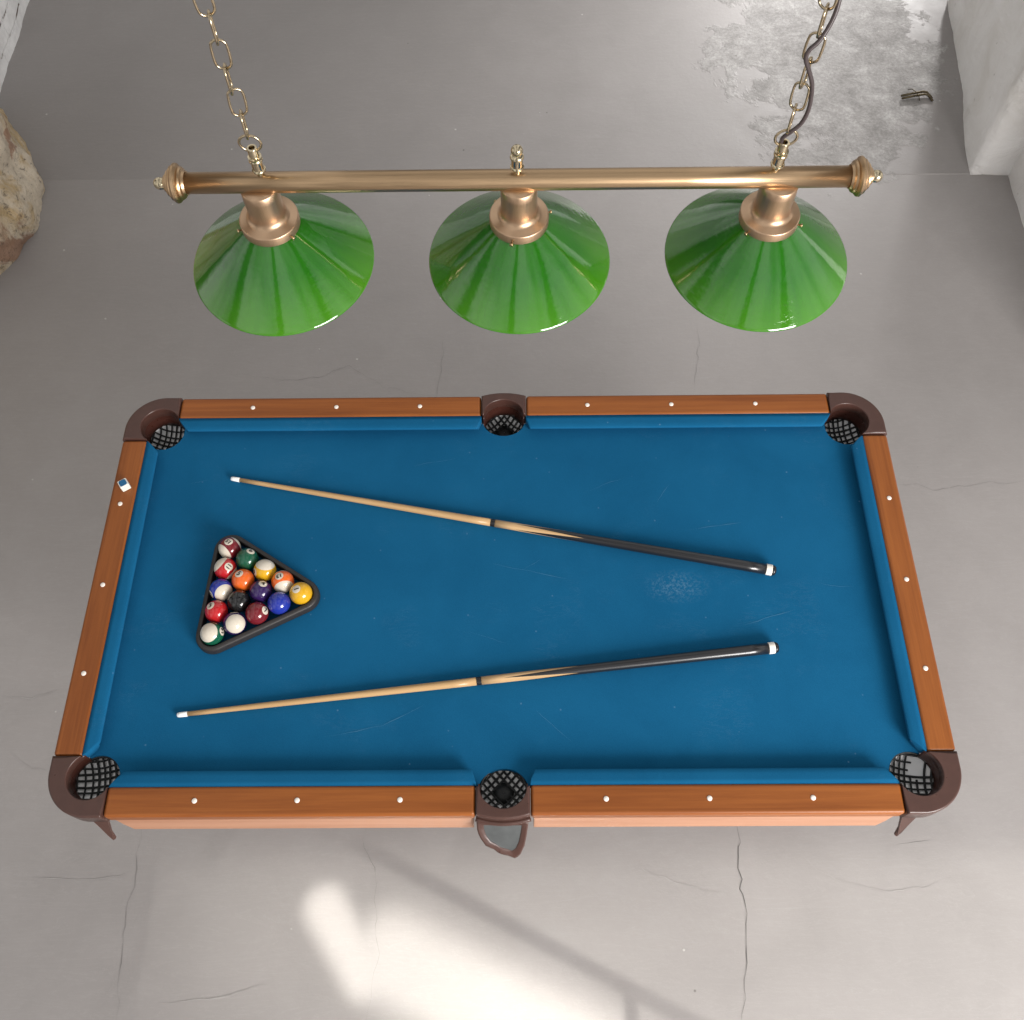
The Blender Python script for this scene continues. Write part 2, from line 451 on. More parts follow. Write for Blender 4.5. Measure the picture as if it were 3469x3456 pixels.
# wall of the near room: leans inwards as it rises
prof = [(2.284, -.02), (2.282, .10), (2.276, .3), (2.27, .8), (2.28, 3.3)]
def px(z):
    for (xa, za), (xb, zb) in zip(prof, prof[1:]):
        if za <= z <= zb: return lerp(xa, xb, (z-za)/(zb-za))
    return prof[-1][0]
grid = [[Vector((px(3.3*j/NZ-.02)+(.5*max(0, 1-i/5)**2), 0.95+1.418*i/90, 3.3*j/NZ-.02)) for j in range(NZ+1)] for i in range(91)]
rough_panel('plastered_wall', grid, M['plaster'], .012, 9.3, 3.0, 'white lime-plastered wall at the right edge, nearest to the table', 'wall')
# painted brick wall on the left, beyond the stone
grid = [[Vector((lerp(-2.483, -2.56, i/80), lerp(2.72, 5.2, i/80), 3.3*j/NZ-.02)) for j in range(NZ+1)] for i in range(81)]
rough_panel('brick_wall', grid, M['brick'], .012, 5.5, 4.0, 'white painted brick wall with dark open joints in the upper left', 'wall')
# stone pillar at the left end of the step
base = wall_path([(-3.1, 3.05), (-2.50, 2.90), (-2.43, 2.82), (-2.311, 2.649), (-2.225, 2.50), (-2.150, 2.41), (-2.105, 2.24), (-2.118, 2.06), (-2.16, 1.90), (-2.215, 1.74), (-2.32, 1.58), (-3.1, 1.35)], .025)
grid = []
for q in base:
    row = []
    for j in range(2*NZ+1):
        z = 1.3*j/NZ-.03
        lean = -.10*max(0, z-.05)-.03*math.sin(z*5+q.y*3)*min(1, z*2)
        row.append(Vector((q.x+lean*.7, q.y+lean*.2, z)))
    grid.append(row)
rough_panel('stone_pillar', grid, M['rock'], .034, 1.7, 6.0, 'rough cream and rust stone pillar standing at the left edge', 'pillar')

# bent metal pipe stub lying by the pier
pipe = thing('bent_pipe', 'pair of short bent tarnished pipes tied with wire near the pier', 'pipe', (1.965, 2.90, .0025))
pipe.scale = (.42, .42, .42)
for k, (oy, w) in enumerate(((.022, 0), (-.022, 0))):
    bm = bmesh.new()
    tube(bm, [(-.16, oy-.035, .03), (-.02, oy, .035), (.10, oy+.02, .04), (.14, oy+.015, .035), (.175, oy-.03, .02), (.19, oy-.06, .012)], .0125, 10)
    obj('pipe', bm, M['rust'], pipe, True)
bm = bmesh.new()
tube(bm, [(-.055, .11, .02), (-.03, .06, .06), (.0, .0, .066), (.03, -.05, .04), (.045, -.075, .012)], .005, 8)
obj('tie_wire', bm, M['rust'], pipe, True)

# ------------------------------------------------------------------ pool table
T = thing('pool_table', 'pool table with blue cloth, cherry wood rails and brown corner pockets', 'pool table')
RIM, BED = ZT, ZT-.038
HC = (1.008, .508, .060)       # corner pocket hole: x, y, radius
HS = (.0, .5385, .058)         # side pocket hole
def sgn(p, sx, sy): return (p[0]*sx, p[1]*sy)

# bed: rectangle with the six pocket cut-outs
BX, BY = 1.034, .530
out = []
def isect_corner():
    cx, cy, r = HC
    ax = cx-math.sqrt(r*r-(BY-cy)**2)          # on the long edge y=BY
    ay = cy-math.sqrt(r*r-(BX-cx)**2)          # on the short edge x=BX
    a0 = math.degrees(math.atan2(ay-cy, BX-cx)); a1 = math.degrees(math.atan2(BY-cy, ax-cx))
    return a0, a1
a0, a1 = isect_corner()
crn = arc(HC[0], HC[1], HC[2], HC[2], a0, a1-360 if a1 > a0 else a1, 18)      # from short edge to long edge through the bed
s_a = math.degrees(math.asin((BY-HS[1])/.052)) if abs(BY-HS[1]) < .052 else 0
sid = [(.062*math.cos(math.radians(t)), HS[1]+.052*math.sin(math.radians(t))) for t in [s_a-(180+2*s_a)*k/20 for k in range(21)]]
sid = [p for p in sid if p[1] <= BY+1e-4]
out += crn                                     # +x +y corner, ends on long edge
out += sid                                     # +y side pocket, from +x to -x
out += [(-x, y) for x, y in reversed(crn)]
out += [(-x, -y) for x, y in crn]
out += [(-x, -y) for x, y in sid]
out += [(x, -y) for x, y in reversed(crn)]
bm = bmesh.new()
from mathutils.geometry import delaunay_2d_cdt
n = len(out)
cv, ce, cf = delaunay_2d_cdt([Vector(p) for p in out], [(k, (k+1) % n) for k in range(n)], [], 1, 1e-6)[:3]
hv = [bm.verts.new((p.x, p.y, BED)) for p in cv]
for f in cf:
    try: bm.faces.new([hv[q] for q in f])
    except ValueError: pass
lo = [bm.verts.new((x, y, BED-.022)) for x, y in out]; hi = [bm.verts.new((x, y, BED)) for x, y in out]
for k in range(n): bm.faces.new((lo[k], lo[(k+1) % n], hi[(k+1) % n], hi[k]))
bmesh.ops.remove_doubles(bm, verts=bm.verts[:], dist=1e-5)
bed = obj('playing_surface', bm, M['cloth'], T)
# faint chalk hair lines on the cloth
def bedpt(x, y): return fl(x, y, BED)
hl = [[(1238, 948), (1262, 915)], [(930, 1062), (985, 1075), (1070, 1092)], [(985, 1075), (1020, 1055)], [(1545, 1100), (1585, 1107), (1612, 1106)], [(660, 950), (740, 945)],
      [(780, 880), (860, 865)], [(1620, 1490), (1660, 1488)], [(610, 1390), (720, 1370), (800, 1330)], [(1010, 1340), (1080, 1400)], [(1400, 1180), (1500, 1150)], [(360, 912), (395, 905)],
      [(1180, 900), (1100, 930)], [(1300, 1000), (1400, 985)], [(880, 1190), (960, 1215)]]
for l in hl:
    obj('chalk_mark', strips([[bedpt(*p) for p in l]], .0007, .004, BED+.0012), M['hair'], bed)

# cushions: six, each with slanted ends
def cushion(along, s, a, b, wood, nose, ea, eb):
    """along x or y; runs a..b at the wood, shortened by ea, eb at the nose; s is the side sign"""
    bm = bmesh.new(); rows = []
    prof = [(0, -.003, 0), (.3, -.0035, .3), (.65, -.0045, .65), (.93, -.0062, .93), (.985, -.0080, .985), (1.0, -.0115, 1), (.985, -.0150, .985), (.80, -.0215, .80), (.60, -.0385, .62), (0, -.0385, 0)]
    for t, dz, e in prof:
        d = lerp(wood, nose, t)
        A = a+ea*e; B = b-eb*e
        row = []
        for k in range(13):
            q = lerp(A, B, k/12)
            row.append(bm.verts.new((q, d*s, RIM+dz) if along == 'x' else (d*s, q, RIM+dz)))
        rows.append(row)
    m = len(rows)
    for i in range(m):
        for k in range(12): bm.faces.new((rows[i][k], rows[i][k+1], rows[(i+1) % m][k+1], rows[(i+1) % m][k]))
    bm.faces.new([r[0] for r in rows]); bm.faces.new([r[-1] for r in rows][::-1])
    es = [e for e in bm.edges if len(e.link_faces) == 2 and any(len(f.verts) > 4 for f in e.link_faces)]
    bmesh.ops.bevel(bm, geom=es, offset=.0045, segments=3, profile=.5, affect='EDGES')
    o = obj('cushion', bm, M['cloth'], T, True)
    return o
for s in (1, -1):
    cushion('x', s, .064, .960, .5345, .4945, .0125, .031)
    cushion('x', s, -.960, -.064, .5345, .4945, .031, .0125)
    cushion('y', s, -.4595, .4595, 1.0385, 1.003, .036, .036)

# wooden rails with ivory sights
def rail(x0, x1, y0, y1, m):
    bm = bmesh.new(); box(bm, x0, x1, y0, y1, RIM-.046, RIM, .009, 4)
    o = obj('rail', bm, m, T, True)
    md = o.modifiers.new('n', 'WEIGHTED_NORMAL'); md.keep_sharp = True
    return o
def sight(x, y, par):
    bm = bmesh.new()
    lathe(bm, [(.0064, RIM-.001), (.0064, RIM+.0006), (.0058, RIM+.0014), (.0035, RIM+.0021), (.0001, RIM+.0024)], 20, Matrix.Translation((x, y, 0)), capt=True)
    obj('sight', bm, M['sight'], par, True)
SP = .2475
for s in (1, -1):
    for q in (1, -1):
        a, b = sorted((q*.0665, q*.9585))
        y0, y1 = sorted((s*.5335, s*.6055))
        r = rail(a, b, y0, y1, M['woodx'])
        for k in (1, 2, 3): sight(q*k*SP, s*.5685, r)
    x0, x1 = sorted((s*1.0375, s*1.1095))
    r = rail(x0, x1, -.4585, .4585, M['woody'])
    for k in (-1, 0, 1): sight(s*1.0763, k*SP, r)

# aprons below the rails
def apron(pts, d0, d1, along, s):
    """pts: outline (u, z) of the panel; between distances d0 and d1 from the centre"""
    bm = bmesh.new()
    A = [bm.verts.new((u, s*d0, z) if along == 'x' else (s*d0, u, z)) for u, z in pts]
    B = [bm.verts.new((u, s*d1(z), z) if along == 'x' else (s*d1(z), u, z)) for u, z in pts]
    n = len(pts); bm.faces.new(A); bm.faces.new(B[::-1])
    for k in range(n): bm.faces.new((A[k], A[(k+1) % n], B[(k+1) % n], B[k]))
    bmesh.ops.bevel(bm, geom=list(bm.edges), offset=.0015, segments=1, affect='EDGES')
    return obj('apron', bm, M['apron'], T)
d1 = lambda z: .601+(RIM-.048-z)*.13
for q in (1, -1):
    o1 = [(q*.074, RIM-.0475), (q*.950, RIM-.0475), (q*.938, RIM-.09), (q*.925, RIM-.128), (q*.074, RIM-.128)]
    apron(o1, .575, d1, 'x', -1)
    apron([(u, z) for u, z in o1], .575, d1, 'x', 1)
for s in (1, -1):
    apron([(-.44, RIM-.0475), (.44, RIM-.0475), (.42, RIM-.128), (-.42, RIM-.128)], 1.08, lambda z: 1.104, 'y', s)

# legs (under the table, the weight of the slate rests on them)
for sx in (1, -1):
    for sy in (1, -1):
        bm = bmesh.new()
        lathe(bm, [(.030, 0), (.034, .01), (.030, .03), (.04, .3), (.055, .62), (.055, .75)], 24, Matrix.Translation((sx*.80, sy*.33, 0)), capb=True, capt=True)
        obj('leg', bm, M['woodx'], T, True)
bm = bmesh.new(); box(bm, -.90, .90, -.40, .40, RIM-.125, BED-.024, .003, 1)
obj('slate_frame', bm, M['woodx'], T)

# pockets
def net_bm(cx, cy, zt, zb, rt, rb, nst, pad=True, rot=45, torn=None):
    """diagonal cords stretched over a shallow bowl, a rubber rim and (middle pockets) a moulded bottom"""
    rnd = random.Random(int(abs(cx*977+cy*313)*100)+3)
    bm = bmesh.new()
    bowl = lambda r: zb+(zt-zb)*min(1, r/rt)**2.4
    sp_ = 2*rt/nst
    for fam in (0, 1):
        a = math.radians(rot+90*fam); dx, dy = math.cos(a), math.sin(a)
        for k in range(nst):
            off = (k-(nst-1)/2)*sp_+rnd.uniform(-.0011, .0011)
            if abs(off) >= rt-.002: continue
            h = math.sqrt(rt*rt-off*off); bend = rnd.uniform(-.0022, .0022)
            pts = []
            for q in range(15):
                t = -1+2*q/14; o2 = off+bend*(1-t*t)
                x, y = dx*h*t-dy*o2, dy*h*t+dx*o2
                pts.append((cx+x, cy+y, bowl(math.hypot(x, y))+.0006*fam))
            if torn:
                keep = [p for p in pts if math.hypot(p[0]-torn[0], p[1]-torn[1]) > torn[2]]
                if len(keep) < len(pts):
                    run, best = [], []
                    for p in pts+[None]:
                        if p is not None and p in keep: run.append(p)
                        else:
                            if len(run) > len(best): best = run
                            run = []
                    pts = best
            if len(pts) > 2: tube(bm, pts, .0026+rnd.uniform(-.0004, .0006), 7)
    if pad: lathe(bm, [(rb+.004, zb-.002), (rb+.004, zb+.004), (rb*.4, zb+.006), (.001, zb+.006)], 24, Matrix.Translation((cx, cy, 0)))
    lathe(bm, [(rt-.003, zt-.004), (rt-.003, zt+.006), (rt+.003, zt+.006), (rt+.003, zt-.004)], 36, Matrix.Translation((cx, cy, 0)))
    return bm
def added_liner_bm(cx, cy, zt, zb, rt, rb):
    bm = bmesh.new(); prof = []
    for i in range(13):
        t = i/12; r_ = lerp(rt, .002, t); prof.append((r_+.003, zb+(zt-zb)*(r_/rt)**2.4-.005))
    prof.append((.001, zb-.006))
    lathe(bm, prof, 40, Matrix.Translation((cx, cy, 0))); return bm

def inward(name, path, cx, cy, z0, z1, k, m, parent):
    """inner throat of a pocket: the hole edge continued downwards, drawn in towards the net"""
    bm = bmesh.new(); rows = []
    for i in range(7):
        t = i/6
        sc = 1-k*t*t
        rows.append([bm.verts.new((cx+(x-cx)*sc, cy+(y-cy)*sc, lerp(z0, z1, t))) for x, y in path])
    for a, b in zip(rows, rows[1:]):
        for j in range(len(path)-1): bm.faces.new((a[j], a[j+1], b[j+1], b[j]))
    o = obj(name, bm, m, parent, True)
    md = o.modifiers.new('thick', 'SOLIDIFY'); md.thickness = .003; md.offset = 0
    return o

def corner_pocket(sx, sy, torn=False):
    cx, cy = HC[0]*sx, HC[1]*sy
    hole = arc(HC[0], HC[1], .0565, .0565, -121, 29, 26) if False else None
    # measured outline in the +x +y quadrant
    inner = [(1.0385, .4597)]+arc(HC[0], HC[1], .0565, .0565, -56, 148, 28)+[(.9597, .535)]            # from short rail round the outside to long rail
    outer = [(.9595, .6065), (1.000, .6068)]+arc(1.000, .498, .1105, .109, 88, 2, 22)+[(1.1105, .497), (1.1105, .4595)]
    bm = bmesh.new(); band(bm, [sgn(p, sx, sy) for p in inner[::-1]], [sgn(p, sx, sy) for p in outer], RIM-.052, RIM+.0022)
    p = obj('corner_pocket', bm, M['casting'], T)
    for f in p.data.polygons: f.use_smooth = True
    md = p.modifiers.new('n', 'WEIGHTED_NORMAL'); md.keep_sharp = True
    thr = [sgn(q, sx, sy) for q in arc(HC[0], HC[1], .0585, .0585, -64, 156, 30)]
    dp = .022 if sy > 0 else 0
    inward('throat', thr, cx, cy, RIM-.008, RIM-.055-dp, .06, M['throat'], p)
    zt, zb = RIM-.055-dp, RIM-.080-dp*1.2
    gap = (285, 20) if False else None
    nt_ = obj('net', net_bm(cx, cy, zt, zb, .060, .010, 8, False, 8*sx*sy, (cx+.022, cy+.022, .017) if torn else None), M['net'], p, True)
    if torn: nt_['label'] = 'black net with one large torn hole'
    obj('added_backing', added_liner_bm(cx, cy, zt, zb, .060, .010), M['added_liner'], p, True)
    if sy < 0:                                                        # curled flange under the casting
        pts = [(.985, -.600, -.047), (1.000, -.606, -.055), (.990, -.618, -.085), (.981, -.630, -.112), (.974, -.637, -.131), (.969, -.634, -.131), (.972, -.622, -.105), (.968, -.608, -.072), (.966, -.601, -.047)]
        bm = bmesh.new()
        A = [bm.verts.new((x*sx, y, RIM+z)) for x, y, z in pts]; B = [bm.verts.new((x*sx-.001*sx, y+.005, RIM+z)) for x, y, z in pts]
        n = len(pts); bm.faces.new(A); bm.faces.new(B[::-1])
        for k in range(n): bm.faces.new((A[k], A[(k+1) % n], B[(k+1) % n], B[k]))
        obj('flange', bm, M['casting'], p)
for sx in (1, -1):
    for sy in (1, -1): corner_pocket(sx, sy, sx > 0 and sy < 0)

for sy in (1, -1):
    cx, cy = 0, .5385*sy
    inner = [(-.0655, .535)]+[(.0575*math.cos(math.radians(t)), .5375+.0515*math.sin(math.radians(t))) for t in [178-176*k/26 for k in range(27)]]+[(.0655, .535)]
    outer = [(.0655, .6045)]+[(x, .6045+.0105*(1-(x/.0655)**2)) for x in [.0655-.131*k/14 for k in range(1, 14)]]+[(-.0655, .6045)]
    bm = bmesh.new(); band(bm, [(x, y*sy) for x, y in inner[::-1]], [(x, y*sy) for x, y in outer], RIM-.050, RIM+.0022)
    p = obj('side_pocket', bm, M['casting'], T)
    for f in p.data.polygons: f.use_smooth = True
    md = p.modifiers.new('n', 'WEIGHTED_NORMAL'); md.keep_sharp = True
    thr = [(.0595*math.cos(math.radians(t)), sy*(.5375+.0535*math.sin(math.radians(t)))) for t in [188-196*k/28 for k in range(29)]]
    dp = .022 if sy > 0 else 0
    inward('throat', thr, cx, cy, RIM-.008, RIM-.055-dp, .06, M['throat'], p)
    zt, zb = RIM-.055-dp, RIM-.080-dp*1.2
    obj('net', net_bm(cx, cy, zt, zb, .058, .022, 8, True, 45), M['net'], p, True)
    obj('added_backing', added_liner_bm(cx, cy, zt, zb, .058, .030), M['added_liner'], p, True)
    if sy < 0:
        sk = [(-.065, -.608, -.045), (-.064, -.622, -.06), (-.0605, -.632, -.073), (-.055, -.641, -.085), (-.044, -.654, -.1), (-.033, -.658, -.106), (-.024, -.661, -.11), (-.015, -.667, -.116), (-.006, -.671, -.12), (.003, -.6725, -.1225), (.012, -.674, -.125), (.020, -.677, -.128), (.027, -.679, -.13), (.034, -.676, -.126), (.041, -.671, -.12), (.051, -.654, -.1), (.056, -.635, -.078), (.059, -.620, -.06), (.061, -.609, -.045)]
        cxs, cys, czs = .0, -.634, -.078
        bm = bmesh.new(); n = len(sk)
        ring = []
        for k, dep in ((1.0, 0), (1.0, -.006), (.93, -.007), (.86, -.0035), (.75, -.005), (.73, -.001)):
            ring.append([bm.verts.new((lerp(cxs, x, k), lerp(cys, y, k)+dep*.9, RIM+lerp(czs, z, k)-dep*.1)) for x, y, z in sk])
        for a, b in zip(ring, ring[1:]):
            for j in range(n): bm.faces.new((a[j], a[(j+1) % n], b[(j+1) % n], b[j]))
        s_ = obj('pocket_skirt', bm, M['casting'], p, True)
        bm = bmesh.new()
        bm.faces.new([bm.verts.new((lerp(cxs, x, .76), lerp(cys, y, .76)-.0018, RIM+lerp(czs, z, .76))) for x, y, z in sk])
        obj('panel', bm, M['skirtpanel'], s_)
        bm = bmesh.new()                                             # lip that joins the skirt to the pocket
        tube(bm, [(x, -.6045-.0105*(1-(x/.0655)**2)-.002, RIM-.038) for x in [-.066+.132*k/16 for k in range(17)]], .007, 10)
        obj('lip', bm, M['casting'], s_, True)

# ------------------------------------------------------------------ cue chalk on the rail
a = N('cue_chalk_white'); a.set(Roughness=.9)
v = a.coord(); s = a.sep(v)
blue = a.ramp(a.math('ADD', s[2], a.math('MULTIPLY', a.noise(v, 90), .006)), [(.0225, 0.), (.0245, 1.)])
a.col(a.mix(a.ramp(a.noise(v, 60, 5), [(.3, .0), (.7, .18)]), (.78, .76, .68, 1), (.55, .56, .52, 1)))
chalk = thing('chalk_cube', 'small white cube of blue cue chalk on the left rail', 'chalk', (-1.070, .301, RIM+.0005))
chalk.rotation_euler = (0, 0, math.radians(33))
bm = bmesh.new(); box(bm, -.0125, .0125, -.0125, .0125, 0, .0245, .0022, 2)
obj('paper_wrap', bm, a.m, chalk)
bm = bmesh.new()
prev = None; n = 24
rings = []
for r, z in ((1.0, .0247), (.75, .0252), (.4, .0250), (.01, .0249)):
    ring = []
    for k in range(n):
        t = 2*PI*k/n; c, d = math.cos(t), math.sin(t); q = .0102/max(abs(c), abs(d))*r
        q = min(q, .0122*r); ring.append(bm.verts.new((q*c, q*d, z)))
    rings.append(ring)
for A, B in zip(rings, rings[1:]):
    for k in range(n): bm.faces.new((A[k], A[(k+1) % n], B[(k+1) % n], B[k]))
obj('chalk_face', bm, plain('blue_chalk', (.016, .12, .25, 1), .95, 0, .2, 200, .0004), chalk)

# ------------------------------------------------------------------ cues
ash = wood_material('pale_ash_shaft', 'x', (.40, .235, .098, 1), (.57, .375, .19, 1), .28, 1.6)
LC = 1.555
a = N('spliced_butt'); a.set(Roughness=.3, Coat_Weight=.4, Coat_Roughness=.08)
v = a.coord(); s = a.sep(v)
ang = a.math('ARCTAN2', s[1], s[2])
fr = a.math('FRACT', a.math('ADD', a.math('DIVIDE', ang, PI/2), .30))
tri = a.math('MULTIPLY', a.math('ABSOLUTE', a.math('SUBTRACT', fr, .5)), 2)
lim = a.math('ADD', .835, a.math('MULTIPLY', tri, .195))
blk = a.math('GREATER_THAN', s[0], lim)
wf = a.noise(a.coord(scale=(2, 60, 60)), 1, 5, .6, .5)
dust = a.ramp(a.noise(v, 130, 4, .7), [(.70, 0.), (.76, .35)])
blackc = a.mix(dust, (.010, .010, .012, 1), (.16, .15, .15, 1))
a.col(a.mix(blk, a.ramp(wf, [(.34, (.40, .235, .098, 1)), (.66, (.57, .375, .19, 1))]), blackc))
butt_m = a.m
def make_cue():
    root = thing('pool_cue', 'x', 'pool cue', group='pool cues on the blue cloth')
    R = lambda x: .0057+(.0150-.0057)*(min(1, max(0, x/LC))**.92)
    rot = Matrix.Rotation(PI/2, 4, 'Y')
    def turn(name, xs, m, par, extra=0, capb=True, capt=True):
        bm = bmesh.new(); lathe(bm, [(R(x)+extra, x) for x in xs], 28, rot, capb=capb, capt=capt)
        return obj(name, bm, m, par, True)
    f = turn('ferrule', [.006, .0065, .027], M['ferrule'], root, .0006)
    bm = bmesh.new(); lathe(bm, [(.002, 0.0), (.0045, .0008), (.0058, .003), (.0058, .0058)], 24, rot, capb=True, capt=True)
    obj('tip', bm, plain('worn_leather_tip', (.62, .66, .70, 1), .9, 0, .1, 300), root, True)
    turn('shaft', [.027+k*(.765-.027)/12 for k in range(13)], ash, root)
    turn('joint_ring', [.7655, .766, .777, .7775], M['black'], root, .0004)
    turn('butt', [.778+k*(1.528-.778)/14 for k in range(15)], butt_m, root)
    turn('butt_cap', [1.5285, 1.529, 1.5415, 1.5440], M['sight'], root, .0004)
    bm = bmesh.new(); lathe(bm, [(.0142, 1.5445), (.0140, 1.549), (.0115, 1.5535), (.006, 1.5555)], 24, rot, capb=True, capt=True)
    obj('bumper', bm, M['black'], root, True)
    return root
def copy_thing(root):
    r = root.copy(); C.objects.link(r)
    for ch in list(root.children):
        c = ch.copy(); C.objects.link(c); c.parent = r
        for g in list(ch.children):
            d = g.copy(); C.objects.link(d); d.parent = c
    return r
def place_cue(c, p, q, roll):
    p, q = Vector((p[0], p[1], BED+.0066)), Vector((q[0], q[1], BED+.0158))
    x = (q-p).normalized(); z = Vector((0, 0, 1)); y = z.cross(x).normalized(); z = x.cross(y)
    c.matrix_world = Matrix.Translation(p) @ Matrix((x, y, z)).transposed().to_4x4() @ Matrix.Rotation(roll, 4, 'X')
cue = make_cue(); cue2 = copy_thing(cue)
place_cue(cue, (-.786, .345), (.739, .037), .0)
cue['label'] = 'black-butted pool cue lying above the rack, between the far cushion and the other cue'
place_cue(cue2, (-.830, -.349), (.731, -.179), .55)
cue2['label'] = 'black-butted pool cue lying below the rack, closest to the near cushion'

# ------------------------------------------------------------------ triangle rack and balls
BR = .0303
top = Vector((-.751, .110)); dv = Vector((-.0032, -.0622)); L = dv.length
perp = Vector((-dv.y, dv.x)).normalized()
if perp.x < 0: perp = -perp
du = dv*.5+perp*(.866*L)
cor = [top, top+dv*4, top+du*4]                # ball centres at the three corners
def offset_tri(cs, r, n=12):
    cen = (cs[0]+cs[1]+cs[2])/3; pts = []
    order = [0, 1, 2]
    for i in order:
        p, q, s = cs[i], cs[(i+1) % 3], cs[i-1]
        def outn(a, b):
            d = (b-a).normalized(); nrm = Vector((d.y, -d.x))
            if nrm.dot(a-cen) < 0: nrm = -nrm
            return nrm
        n0, n1 = outn(s, p), outn(p, q)
        a0 = math.atan2(n0.y, n0.x); a1 = math.atan2(n1.y, n1.x)
        d = (a1-a0+PI) % (2*PI)-PI
        for k in range(n+1):
            t = a0+d*k/n; pts.append(p+r*Vector((math.cos(t), math.sin(t))))
    return pts
rk_c = (cor[0]+cor[1]+cor[2])/3
rack = None
bm = bmesh.new()
o_hi, o_lo = offset_tri(cor, .0462), offset_tri(cor, .0464)
i_hi, i_lo = offset_tri(cor, .0318), offset_tri(cor, .0313)
seq = [(o_lo, BED+.0008), (o_lo, BED+.003), (o_hi, BED+.014), (offset_tri(cor, .0455), BED+.021), (offset_tri(cor, .0430), BED+.0255), (offset_tri(cor, .0352), BED+.0275), (i_hi, BED+.0255), (i_lo, BED+.0008)]
rings = [[bm.verts.new((p.x-rk_c.x, p.y-rk_c.y, z-BED)) for p in ps] for ps, z in seq]
n = len(o_hi)
for i in range(len(rings)):
    A, B = rings[i], rings[(i+1) % len(rings)]
    for k in range(n): bm.faces.new((A[k], A[(k+1) % n], B[(k+1) % n], B[k]))
rack = obj('ball_rack', bm, M['rack'], None, True)
md = rack.modifiers.new('n', 'WEIGHTED_NORMAL')
rack.location = (rk_c.x, rk_c.y, BED)
tag(rack, 'black plastic triangle rack holding fifteen balls on blue cloth', 'ball rack')

COL = dict(yellow=(.66, .36, .012, 1), blue=(.016, .032, .30, 1), red=(.45, .014, .018, 1), purple=(.030, .012, .085, 1), orange=(.75, .13, .016, 1),
           green=(.006, .085, .043, 1), maroon=(.16, .012, .018, 1), black=(.010, .010, .011, 1))
IV = (.63, .57, .47, 1)
def ball_material(name, col, stripe):
    a = N(name); a.set(Roughness=.12, IOR=1.5, Coat_Weight=.3, Coat_Roughness=.05)
    v = a.coord(scale=(1/BR,)*3); s = a.sep(v)
    disc = a.math('GREATER_THAN', s[0], .924)
    base = a.ramp(a.noise(v, 3, 4), [(.3, tuple(c*.93 for c in col[:3])+(1,)), (.7, tuple(c*1.05 for c in col[:3])+(1,))])
    if stripe:
        capm = a.math('GREATER_THAN', a.math('ABSOLUTE', s[2]), .56)
        base = a.mix(capm, base, IV)
    a.col(a.mix(disc, base, IV))
    a.l(a.ramp(a.noise(v, 6, 4), [(.3, .08), (.7, .2)]), a.b.inputs['Roughness'])
    return a.m
def number_bm(txt):
    cu = bpy.data.curves.new('number', 'FONT'); cu.body = txt; cu.align_x = 'CENTER'; cu.align_y = 'CENTER'
    cu.size = .0185 if len(txt) == 1 else .0150; cu.offset = .00055; cu.resolution_u = 4
    o = bpy.data.objects.new('number_source', cu); C.objects.link(o)
    dg = bpy.context.evaluated_depsgraph_get(); dg.update()
    me = o.evaluated_get(dg).to_mesh()
    bm = bmesh.new(); bm.from_mesh(me)
    o.evaluated_get(dg).to_mesh_clear(); bpy.data.objects.remove(o); bpy.data.curves.remove(cu)
    bmesh.ops.triangulate(bm, faces=bm.faces[:])
    for _ in range(1): bmesh.ops.subdivide_edges(bm, edges=bm.edges[:], cuts=1, use_grid_fill=False)
    for v in bm.verts:
        u, w = v.co.x*1.12, v.co.y
        d = Vector((1, u/BR, w/BR)); a_ = u/BR; b_ = w/BR
        v.co = Vector((math.cos(a_)*math.cos(b_), math.sin(a_)*math.cos(b_), math.sin(b_)))*(BR*1.006)
    return bm
def ball(num, cname, stripe, col, row, dpix, ppix, label):
    q = top+du*col+dv*row
    loc = Vector((q.x, q.y, BED+BR+.0005))
    w = (CAM_LOC-loc).normalized(); r = (Vector((1, 0, 0))-w*w.x).normalized(); u = w.cross(r)
    def direction(p):
        a_, b_ = p[0]/137, -p[1]/137; m = a_*a_+b_*b_
        if m > .96: k = math.sqrt(.96/m); a_ *= k; b_ *= k; m = .96
        return (r*a_+u*b_+w*math.sqrt(1-m)).normalized()
    under = len(dpix) == 3
    d = direction(dpix[:2]) if not under else Vector((.25, -.35, -.9)).normalized()
    p = direction(ppix) if len(ppix) == 2 else Vector(ppix)
    if stripe and num == 12:                       # here the white cap is seen best: keep it, bend the disc
        d = (d-p*d.dot(p)).normalized()
    else: p = (p-d*p.dot(d)).normalized()
    y = p.cross(d)
    bm = bmesh.new(); bmesh.ops.create_uvsphere(bm, u_segments=40, v_segments=24, radius=BR)
    o = obj('billiard_ball', bm, ball_material('ball_'+cname+('_stripe' if stripe else '_solid'), COL[cname], stripe), None, True)
    o.matrix_world = Matrix.Translation(loc) @ Matrix((d, y, p)).transposed().to_4x4()
    tag(o, label, 'billiard ball', 'numbered pool balls in the rack')
    obj('number', number_bm(str(num)), M['ink'], o)
ball(15, 'maroon', True, 0, 0, (-15, -85), (-100, 38), 'maroon striped ball 15, in the top corner of the rack')
ball(11, 'red', True, 0, 1, (40, -25), (-82, -92), 'red striped ball with number 11 facing up, against the left side')
ball(10, 'blue', True, 0, 2, (-122, 55), (50, 62), 'blue striped ball with white cap, against the left side of the rack')
ball(3, 'red', False, 0, 3, (-77, -75), (-.3, .9, .2), 'plain red ball against the left side of the rack')
ball(14, 'green', True, 0, 4, (118, -28), (-52, -22), 'green striped ball with big white cap in the bottom corner')
ball(6, 'green', False, 1, 0, (42, -104), (.3, .8, .3), 'plain green ball below the maroon striped ball')
ball(5, 'orange', False, 1, 1, (-52, -82), (.35, .8, .3), 'plain orange ball beside the red ball numbered 11')
ball(8, 'black', False, 1, 2, (0, 0, 1), (0, 1, 0), 'black eight ball in the middle of the rack')
ball(12, 'purple', True, 1, 3, (-5, -130), (18, 8), 'purple striped ball showing a large round white cap')
